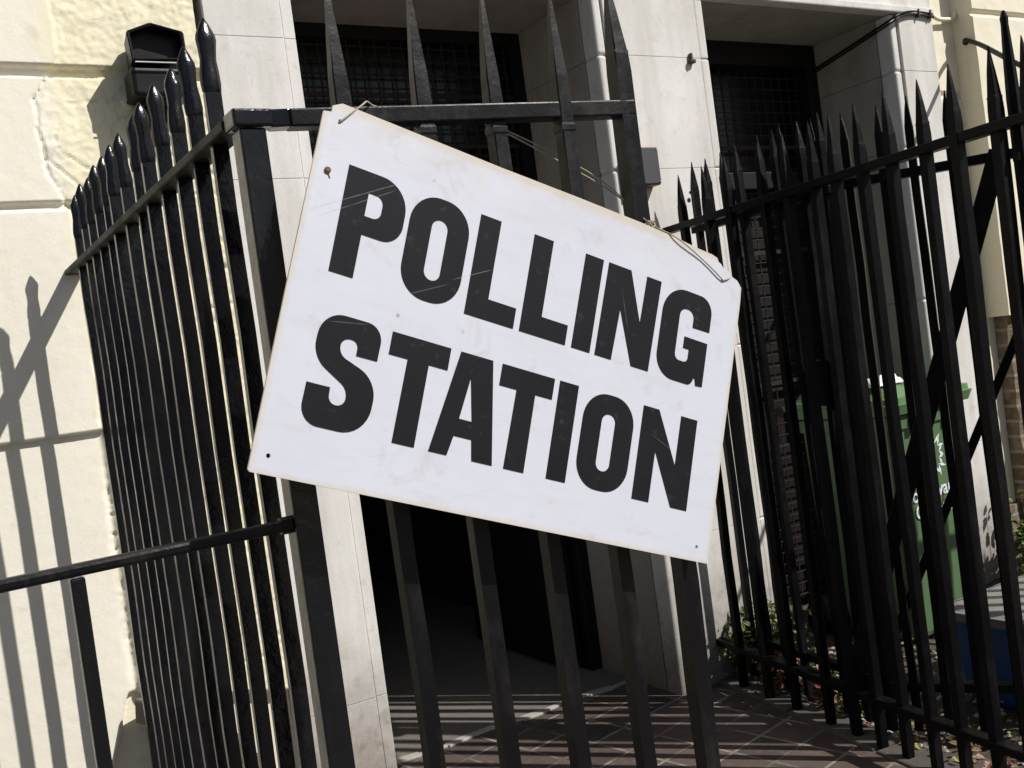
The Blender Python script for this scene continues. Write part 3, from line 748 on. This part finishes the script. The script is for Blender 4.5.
# string: a thing of its own
STR = m_plain('grubby_string', (.36, .32, .25), .95, .6, 420, .9, .0012)
st_ = thing('string', (1.14, 1.40, 1.62), 'thin pale string tying the sign to the gate top rail', 'string')
hTL = TL + ex * .026 * SC - ey * .022 * SC; hTR = TL + ex * .752 * SC - ey * .035 * SC
kn = TL + ex * .590 * SC + ey * .016 * SC + Vector((0, .012, 0))
p1 = [hTL + Vector((0, .006, 0)), hTL - Vector((0, .004, 0)), Vector((.645, 1.384, 1.7915)), Vector((.668, 1.415, 1.8055)), Vector((.695, 1.447, 1.8075)), Vector((.73, 1.462, 1.8085)), Vector((.78, 1.468, 1.8085)), Vector((.86, 1.470, 1.797)), Vector((.925, 1.467, 1.777)), Vector((1.048, 1.462, 1.714)), Vector((1.143, 1.455, 1.658)), kn]
bm = BM(); tube(bm, smooth_pts(p1, 4), .0014, 6)
p2 = [Vector((.80, 1.470, 1.8085)), Vector((.90, 1.474, 1.792)), Vector((1.0, 1.468, 1.750)), Vector((1.12, 1.46, 1.684)), kn + Vector((0, .003, .004))]
tube(bm, smooth_pts(p2, 4), .0013, 6)
for k in range(5):
    q = [kn + Vector((.010 * sin(k * 2 + t * 1.3), .006 * cos(k + t), .008 * cos(k * 3 + t * 1.9))) for t in range(6)]
    tube(bm, smooth_pts(q, 3), .0013, 5)
q = [kn, TL + ex * .635 * SC + ey * .006 * SC - Vector((0, .006, 0)), TL + ex * .70 * SC - ey * .013 * SC - Vector((0, .005, 0)), hTR - Vector((0, .0045, 0)), hTR + Vector((0, .006, 0))]
tube(bm, smooth_pts(q, 4), .0012, 6)
tube(bm, smooth_pts([hTR - Vector((0, .004, 0)), hTR + ex * .012 + ey * .006 - Vector((0, .004, 0)), hTR + ex * .022 + ey * .014]), .0013, 6)
part('cord', bm, STR, st_, True)

# ------------------------------------------------------------------ floodlight on the left wall
BLK = m_iron('black_plastic_housing', (.005, .005, .0055), .2, .4, .3, .25)
fl = thing('floodlight', (.78, 3.0, 2.36), 'black box floodlight bolted to the cream wall above the spear tips', 'light')
bm = BM()
fr = [(.694, 2.345), (.688, 2.425), (.755, 2.452), (.845, 2.430), (.846, 2.350)]   # front outline
bk = [(.708, 2.335), (.706, 2.43), (.775, 2.462), (.86, 2.44), (.86, 2.345)]
yf, yb = 2.925, 3.045
fv = [bm.verts.new((x, yf, z)) for x, z in fr]; bv = [bm.verts.new((x, yb, z)) for x, z in bk]
iv = [bm.verts.new((.77 + (x - .77) * .90, yf + .0, 2.395 + (z - 2.395) * .88)) for x, z in fr]; jv = [bm.verts.new((.77 + (x - .77) * .85, yf + .045, 2.395 + (z - 2.395) * .8)) for x, z in fr]
n5 = 5
for i in range(n5):
    j = (i + 1) % n5
    bm.faces.new((fv[i], fv[j], bv[j], bv[i])); bm.faces.new((fv[i], iv[i], iv[j], fv[j])); bm.faces.new((iv[i], jv[i], jv[j], iv[j]))
bm.faces.new(bv); bm.faces.new(jv)
bmesh.ops.bevel(bm, geom=[e for e in bm.edges if e.calc_length() > .03], offset=.003, segments=2, affect='EDGES')
part('housing', bm, BLK, fl)
bm = BM(); box(bm, .70, .842, 2.919, 2.9235, 2.337, 2.3405, .001); part('trim', bm, m_plain('pale_seal', (.55, .55, .56), .4, .1, 20), fl)
bm = BM(); box(bm, .690, .850, 2.940, 3.045, 2.250, 2.334, .012, 3); box(bm, .72, .80, 2.99, 3.05, 2.19, 2.24, .01, 2)
part('bracket', bm, BLK, fl)
gl = thing('cable_gland', (.695, 3.03, 2.262), 'painted round cable outlet on the wall under the floodlight', 'outlet')
bm = BM(); tube(bm, [(.697, 3.075, 2.262), (.697, 3.052, 2.262)], [.024, .016], 14, True); part('collar', bm, CREAM, gl, True)
bm = BM(); tube(bm, [(.697, 3.0515, 2.262), (.697, 3.0500, 2.262)], .006, 10); part('opening', bm, DARK, gl)

# ------------------------------------------------------------------ small fittings on the stone
RUST = m_plain('dark_rusty_iron', (.055, .04, .032), .7, .5, 120, .5)
c0 = thing('wall_clip', (2.843, 3.03, 2.455), 'small rusty clip on the centre pier, nearest the right doorway', 'clip', 'rusty clips on the centre pier')
bm = BM(); box(bm, 2.829, 2.857, 3.022, 3.043, 2.437, 2.452, .004); box(bm, 2.837, 2.848, 3.028, 3.043, 2.452, 2.478, .003); tube(bm, [(2.843, 3.018, 2.444), (2.843, 3.03, 2.444)], .006, 8)
clip_part = part('clip', bm, RUST, c0)
c1 = c0.copy(); COL.objects.link(c1); c1.location = (2.463, 3.03, 2.437)
c1['label'] = 'small rusty clip beside the gate stile, left edge of the centre pier'
k1 = clip_part.copy(); COL.objects.link(k1); k1.parent = c1
pq = thing('plaque', (2.52, 3.0, 2.03), 'small square grey plaque with a red side, on the pier behind the gate', 'plaque')
bm = BM(); box(bm, 2.470, 2.575, 2.992, 2.998, 1.965, 2.100, .002); part('face_plate', bm, m_plain('grey_plate', (.045, .047, .052), .6, .2, 30), pq)
bm = BM(); box(bm, 2.455, 2.577, 2.9985, 3.043, 1.961, 2.104, .003); part('case', bm, m_plain('dark_red_plastic', (.16, .022, .02), .5, .2, 40), pq)
STEEL = m_plain('steel_screw', (.5, .5, .5), .35, .1, 20, metal=1.0)
for (x, z) in ((2.568, 2.093), (2.568, 1.972)):
    bm = BM(); tube(bm, [(x, 2.9915, z), (x, 2.989, z)], .003, 8); part('screw', bm, STEEL, pq)
sh = thing('screw_holes', (2.74, 3.043, 1.90), 'two small dark screw holes in the pier stone above the railing', 'holes')
bm = BM()
for (x, z, r) in ((2.757, 1.935, .006), (2.745, 1.905, .009)): tube(bm, [(x, 3.0435, z), (x, 3.0425, z)], r, 8)
part('hole', bm, DARK, sh)
# cable run over the right doorway
cb = thing('cable_conduit', (4.5, 3.06, 2.72), 'pale conduit bending into black cables over the right doorway', 'cable')
bm = BM(); tube(bm, smooth_pts([(4.630, 3.082, 3.4), (4.630, 3.082, 2.82), (4.628, 3.080, 2.77), (4.60, 3.078, 2.728), (4.55, 3.076, 2.716), (4.47, 3.07, 2.712), (4.37, 3.034, 2.712)], 5), .0105, 10)
part('conduit', bm, CREAM2, cb, True)
bm = BM()
for dz, r in ((0, .0055), (-.014, .0045)):
    tube(bm, smooth_pts([(4.38, 3.032, 2.716 + dz), (4.25, 3.034, 2.722 + dz), (4.17, 3.030, 2.712 + dz), (4.105, 3.02, 2.692 + dz), (4.082, 3.05, 2.676 + dz), (4.084, 3.25, 2.640 + dz), (4.084, 3.50, 2.595 + dz)], 5), r, 8)
part('black_cable', bm, BLK, cb, True)
for x in (4.355, 4.27):
    bm = BM(); box(bm, x - .004, x + .004, 3.024, 3.046, 2.696, 2.734, .002); part('cable_clip', bm, RUST, cb)

# ------------------------------------------------------------------ wheelie bin
th = radians(4); E1 = Vector((cos(th), sin(th), 0)); E2v = Vector((-sin(th), cos(th), 0)); C0 = Vector((3.325, 2.700, 0))
GREEN = m_plain('green_bin_plastic', (.082, .150, .066), .45, .22, 14, .12, .001, .5)
GREEN2 = m_plain('green_lid_plastic', (.10, .19, .08), .42, .2, 14, .12, .001, .5)
bin_ = thing('wheelie_bin', (C0.x, C0.y, 0), 'green wheeled refuse bin with white lettering, behind the railings', 'bin')
bin_.rotation_euler = (0, 0, th)
def local(bm, mat, name, smooth=False, parent=None): return link(name, mesh_of(name, bm, mat, smooth), parent or bin_)
def rrect(x0, x1, y0, y1, r, n=4):
    out = []
    for cx, cy, a in ((x1 - r, y0 + r, -pi / 2), (x1 - r, y1 - r, 0), (x0 + r, y1 - r, pi / 2), (x0 + r, y0 + r, pi)):
        for k in range(n + 1): out.append((cx + r * cos(a + k * pi / 2 / n), cy + r * sin(a + k * pi / 2 / n)))
    return out
def loft(bm, rings, cap0=True, cap1=True):
    R_ = [[bm.verts.new(p) for p in r] for r in rings]
    for a, b in zip(R_, R_[1:]):
        for i in range(len(a)): j = (i + 1) % len(a); bm.faces.new((a[i], a[j], b[j], b[i]))
    if cap0: bm.faces.new(R_[0][::-1])
    if cap1: bm.faces.new(R_[-1])
bm = BM()
rings = []
for z, ins in ((.05, .035), (.07, .028), (.30, .018), (.90, .0), (.902, .0), (.905, -.012), (.955, -.014), (.957, 0), (.98, 0)):
    rings.append([(x, y, z) for x, y in rrect(0 + ins, .50 - ins, 0 + ins, .45 - ins * .6, .035)])
loft(bm, rings); local(bm, GREEN, 'body')
bm = BM()
for x in (.12, .37): box(bm, x - .018, x + .018, -.040, -.012, .905, .962, .004)
box(bm, .06, .44, .006, .03, .845, .862, .004)
local(bm, GREEN, 'moulded_ribs')
bm = BM()
rings = []
for z, ox, oy in ((.965, .030, .035), (1.005, .040, .050), (1.008, .030, .040), (1.030, .030, .038), (1.032, .018, .025), (1.065, -.03, -.02), (1.078, -.10, -.10)):
    rings.append([(x, y, z) for x, y in rrect(-ox, .50 + ox, -oy, .45 + .02, .045)])
loft(bm, rings); lid = local(bm, GREEN2, 'lid')
bm = BM(); tube(bm, [(-.03, .52, 1.0), (.50, .52, 1.0)], .024, 10)
for x in (.05, .26, .47): box(bm, x - .012, x + .012, .45, .52, .975, 1.015, .004)
local(bm, BLK, 'handle')
for x in (-.01, .465):
    bm = BM(); tube(bm, [(x, .43, .10), (x + .045, .43, .10)], .10, 20); local(bm, BLK, 'wheel', True)
def text(body, size, loc, rot, mat, parent, ext=.0004, name='lettering', bold=.0):
    cu = bpy.data.curves.new('t', 'FONT'); cu.body = body; cu.size = size; cu.extrude = ext; cu.offset = bold; cu.align_x = 'CENTER'; cu.resolution_u = 3
    t = bpy.data.objects.new('t', cu); COL.objects.link(t)
    me = bpy.data.meshes.new_from_object(t.evaluated_get(bpy.context.evaluated_depsgraph_get())); bpy.data.objects.remove(t)
    me.materials.clear(); me.materials.append(mat); me.name = name
    o = link(name, me, parent, loc); o.rotation_euler = rot; return o
PRINT = m_plain('white_bin_print', (.72, .74, .76), .5, .1, 60)
text('Southwark', .082, (.225, .004, .600), (radians(91.2), 0, 0), PRINT, bin_, bold=.0015)
text('Council', .082, (.225, .0055, .530), (radians(91.2), 0, 0), PRINT, bin_, bold=.0015)
bm = BM()                                                    # ring of leaf-like strokes above the words
for k in range(13):
    a = 2 * pi * k / 13 + .2; r0, r1 = .050 + .006 * (k % 2), .082 + .012 * (k % 3)
    for s_ in (-.5, .45):
        a2 = a + s_ * .55
        p0 = Vector((.25 + r0 * cos(a), 0, .765 + r0 * sin(a))); p1_ = Vector((.25 + r1 * cos(a2), 0, .765 + r1 * sin(a2)))
        d = (p1_ - p0).normalized(); nn = Vector((-d.z, 0, d.x)) * .0065
        m_ = (p0 + p1_) / 2
        q = [p0, m_ - nn, p1_, m_ + nn]
        fr_ = [bm.verts.new((v.x, .0005 + (.9 - v.z) * .028 - .0012, v.z)) for v in q]; bk_ = [bm.verts.new((v.x, .0005 + (.9 - v.z) * .028 + .003, v.z)) for v in q]
        bm.faces.new(fr_); bm.faces.new(bk_[::-1])
        for i in range(4): bm.faces.new((fr_[i], fr_[(i + 1) % 4], bk_[(i + 1) % 4], bk_[i]))
local(bm, PRINT, 'emblem')
# crumpled rubbish lying on the lid
def crumple(name, cx, cy, cz, w, d, h, mat, label, cat, rot=0.0):
    bm = BM(); n = 14; g = []
    for i in range(n + 1):
        r = []
        for j in range(n + 1):
            u, v = i / n - .5, j / n - .5
            edge = max(0, 1 - max(abs(u), abs(v)) * 2)
            x = u * w + .010 * noise.noise(Vector((u * 5, v * 5, 1))); y = v * d + .010 * noise.noise(Vector((u * 5, v * 5, 9)))
            z = h * min(1, edge * 3) * (.6 + .7 * noise.noise(Vector((u * 6 + cx, v * 6, 3)))) + .004
            r.append(bm.verts.new((cx + x * cos(rot) - y * sin(rot), cy + x * sin(rot) + y * cos(rot), cz + z)))
        g.append(r)
    for i in range(n):
        for j in range(n): bm.faces.new((g[i][j], g[i + 1][j], g[i + 1][j + 1], g[i][j + 1]))
    rim = [g[i][0] for i in range(n + 1)] + [g[n][j] for j in range(1, n + 1)] + [g[i][n] for i in range(n - 1, -1, -1)] + [g[0][j] for j in range(n - 1, 0, -1)]
    lo_ = [bm.verts.new((v.co.x, v.co.y, cz)) for v in rim]
    for i in range(len(rim)): j = (i + 1) % len(rim); bm.faces.new((rim[i], rim[j], lo_[j], lo_[i]))
    bm.faces.new(lo_)
    return tag(solo(name, bm, mat), label, cat)
PLA = m_plain('white_plastic_bag', (.70, .70, .70), .35, .12, 30, .4, .003)
bc = C0 + E1 * .10 + E2v * .12
crumple('plastic_bag', bc.x, bc.y, 1.0785, .20, .13, .045, PLA, 'crumpled white plastic bag lying on the green bin lid', 'bag', th)
bc = C0 + E1 * .08 + E2v * .30
crumple('leaflet', bc.x, bc.y, 1.0785, .12, .15, .012, m_plain('red_and_white_leaflet', (.55, .30, .28), .5, .5, 18), 'small red and white leaflet lying on the green bin lid', 'leaflet', th)

# ------------------------------------------------------------------ blue recycling box
BLUE = m_plain('blue_box_plastic', (.022, .085, .26), .45, .2, 12, .15)
rbx = thing('recycling_box', (3.23, 2.03, .03), 'blue recycling box with a grey lid, on the soil at bottom right', 'box')
bm = BM(); rings = []
for z, ins in ((.0, .04), (.02, .035), (.26, .008), (.262, 0), (.29, 0)):
    rings.append([(2.955 + x, 1.80 + y, .03 + z) for x, y in rrect(ins, .50 - ins, ins, .50 - ins, .04)])
loft(bm, rings); part('tub', bm, BLUE, rbx)
bm = BM(); rings = []
for z, o in ((.285, .012), (.315, .014), (.317, .004), (.328, -.03)):
    rings.append([(2.955 + x, 1.80 + y, .03 + z) for x, y in rrect(-o, .50 + o, -o, .50 + o, .04)])
loft(bm, rings); part('lid', bm, m_plain('grey_box_lid', (.20, .19, .18), .6, .3, 20, .3), rbx)

# ------------------------------------------------------------------ plants and litter
LEAF = m_leaf('leaf')
def leaf_mesh(bm, lay, c, size, col, flat=False, rnd=random):
    if flat: R_ = Matrix.Rotation(rnd.uniform(0, 6.28), 3, 'Z') @ Matrix.Rotation(rnd.uniform(-.5, .5), 3, 'X') @ Matrix.Rotation(rnd.uniform(-.4, .4), 3, 'Y')
    else: R_ = Matrix.Rotation(rnd.uniform(0, 6.28), 3, 'Z') @ Matrix.Rotation(rnd.uniform(-1.0, .9), 3, 'X') @ Matrix.Rotation(rnd.uniform(-.7, .7), 3, 'Y')
    w = size * .36
    P = [(0, 0, 0), (w, size * .35, .12 * size), (w * .7, size * .75, .08 * size), (0, size * 1.05, -.05 * size), (-w * .7, size * .75, .08 * size), (-w, size * .35, .12 * size), (0, size * .5, -.03 * size)]
    vs = [bm.verts.new(Vector(c) + R_ @ Vector(p)) for p in P]
    for f in ((0, 1, 6), (1, 2, 6), (2, 3, 6), (3, 4, 6), (4, 5, 6), (5, 0, 6)):
        ff = bm.faces.new([vs[i] for i in f])
        for lp in ff.loops: lp[lay] = (*col, 1)
PAL = {'g': [(.09, .14, .025), (.14, .20, .04), (.19, .23, .06), (.05, .09, .02)], 'y': [(.34, .33, .10), (.27, .29, .08), (.19, .23, .05)], 'r': [(.22, .045, .04), (.30, .10, .05), (.16, .05, .04), (.26, .15, .07)]}
def plant(x, y, z, r, h, n, pal, label, name='leafy_weed', size=.028):
    root = thing(name, (x, y, z), label, 'plant')
    bm = BM(); lay = bm.loops.layers.float_color.new('tint'); rn = random.Random(int(x * 1000 + y * 77))
    tips = []
    sb = BM()
    for k in range(max(5, n // 16)):
        a = rn.uniform(0, 6.28); rr = r * sqrt(rn.random()); hh = h * rn.uniform(.45, 1.0)
        p = [(x + rr * .2 * cos(a), y + rr * .2 * sin(a), z - .01), (x + rr * .6 * cos(a), y + rr * .6 * sin(a), z + hh * .55), (x + rr * cos(a), y + rr * sin(a), z + hh)]
        tube(sb, p, [.0028, .002, .001], 4); tips.append(p)
    for k in range(n):
        p = rn.choice(tips); t = rn.uniform(.25, 1.0)
        c = Vector(p[0]).lerp(Vector(p[2]), t) + Vector((rn.uniform(-.02, .02), rn.uniform(-.02, .02), rn.uniform(-.012, .015)))
        leaf_mesh(bm, lay, c, size * rn.uniform(.6, 1.25), rn.choice(PAL[rn.choice(pal)]), rnd=rn)
    part('foliage', bm, LEAF, root); part('stem', sb, m_plain('stem_green', (.10, .10, .04), .7, .3, 40), root)
plant(2.71, 2.98, .04, .13, .30, 560, 'ggyy', 'yellow-green leafy weed at the foot of the centre pier')
plant(2.84, 2.93, .04, .12, .27, 420, 'ggyr', 'green weed with russet leaf tips, right of the pier foot')
plant(2.69, 2.80, .04, .11, .15, 320, 'rrry', 'low red-leaved weed beside the kerb, nearest the pier')
plant(2.73, 2.64, .04, .11, .15, 320, 'gyyr', 'low yellowish weed by the kerb, between two reddish weeds')
plant(2.67, 2.44, .04, .10, .10, 180, 'rryy', 'low russet and yellow weed along the kerb, nearest the camera')
plant(4.45, 2.90, .04, .16, .42, 220, 'gyyg', 'tall pale green plant against the wall right of the bin', size=.045)
plant(4.85, 2.86, .04, .18, .34, 160, 'ggg', 'darker green plant at the foot of the bare footing', size=.045)
bm = BM(); lay = bm.loops.layers.float_color.new('tint'); rn = random.Random(5)
for k in range(1500):
    y = rn.uniform(.3, 3.05); x = 2.62 + (y - 3.1) * .16 + .06 + abs(rn.gauss(0, .30))
    if x > 4.6: continue
    leaf_mesh(bm, lay, (x, y, .048 + rn.uniform(0, .014)), rn.uniform(.012, .030), rn.choice(PAL['r'] + [(.20, .15, .09), (.28, .22, .14), (.34, .30, .22)] * 2 + PAL['y']), True, rn)
tag(solo('fallen_leaves', bm, LEAF), 'scattered dry leaves over the soil behind the dividing railing', 'leaf litter', kind='stuff')
bm = BM(); rn = random.Random(9)
for k in range(900):
    y = rn.uniform(.3, 3.05); x = 2.62 + (y - 3.1) * .16 + .05 + abs(rn.gauss(0, .34)); s_ = rn.uniform(.004, .013)
    lathe_sq(bm, [(0, s_ * .5), (s_ * .5, s_), (s_, s_ * .4)], 5, rn.uniform(0, 3), (x, y, .038))
tag(solo('gravel', bm, m_plain('pale_grit', (.36, .33, .29), .9, .5, 25, .4)), 'small pale stones strewn over the soil by the kerb', 'gravel', kind='stuff')
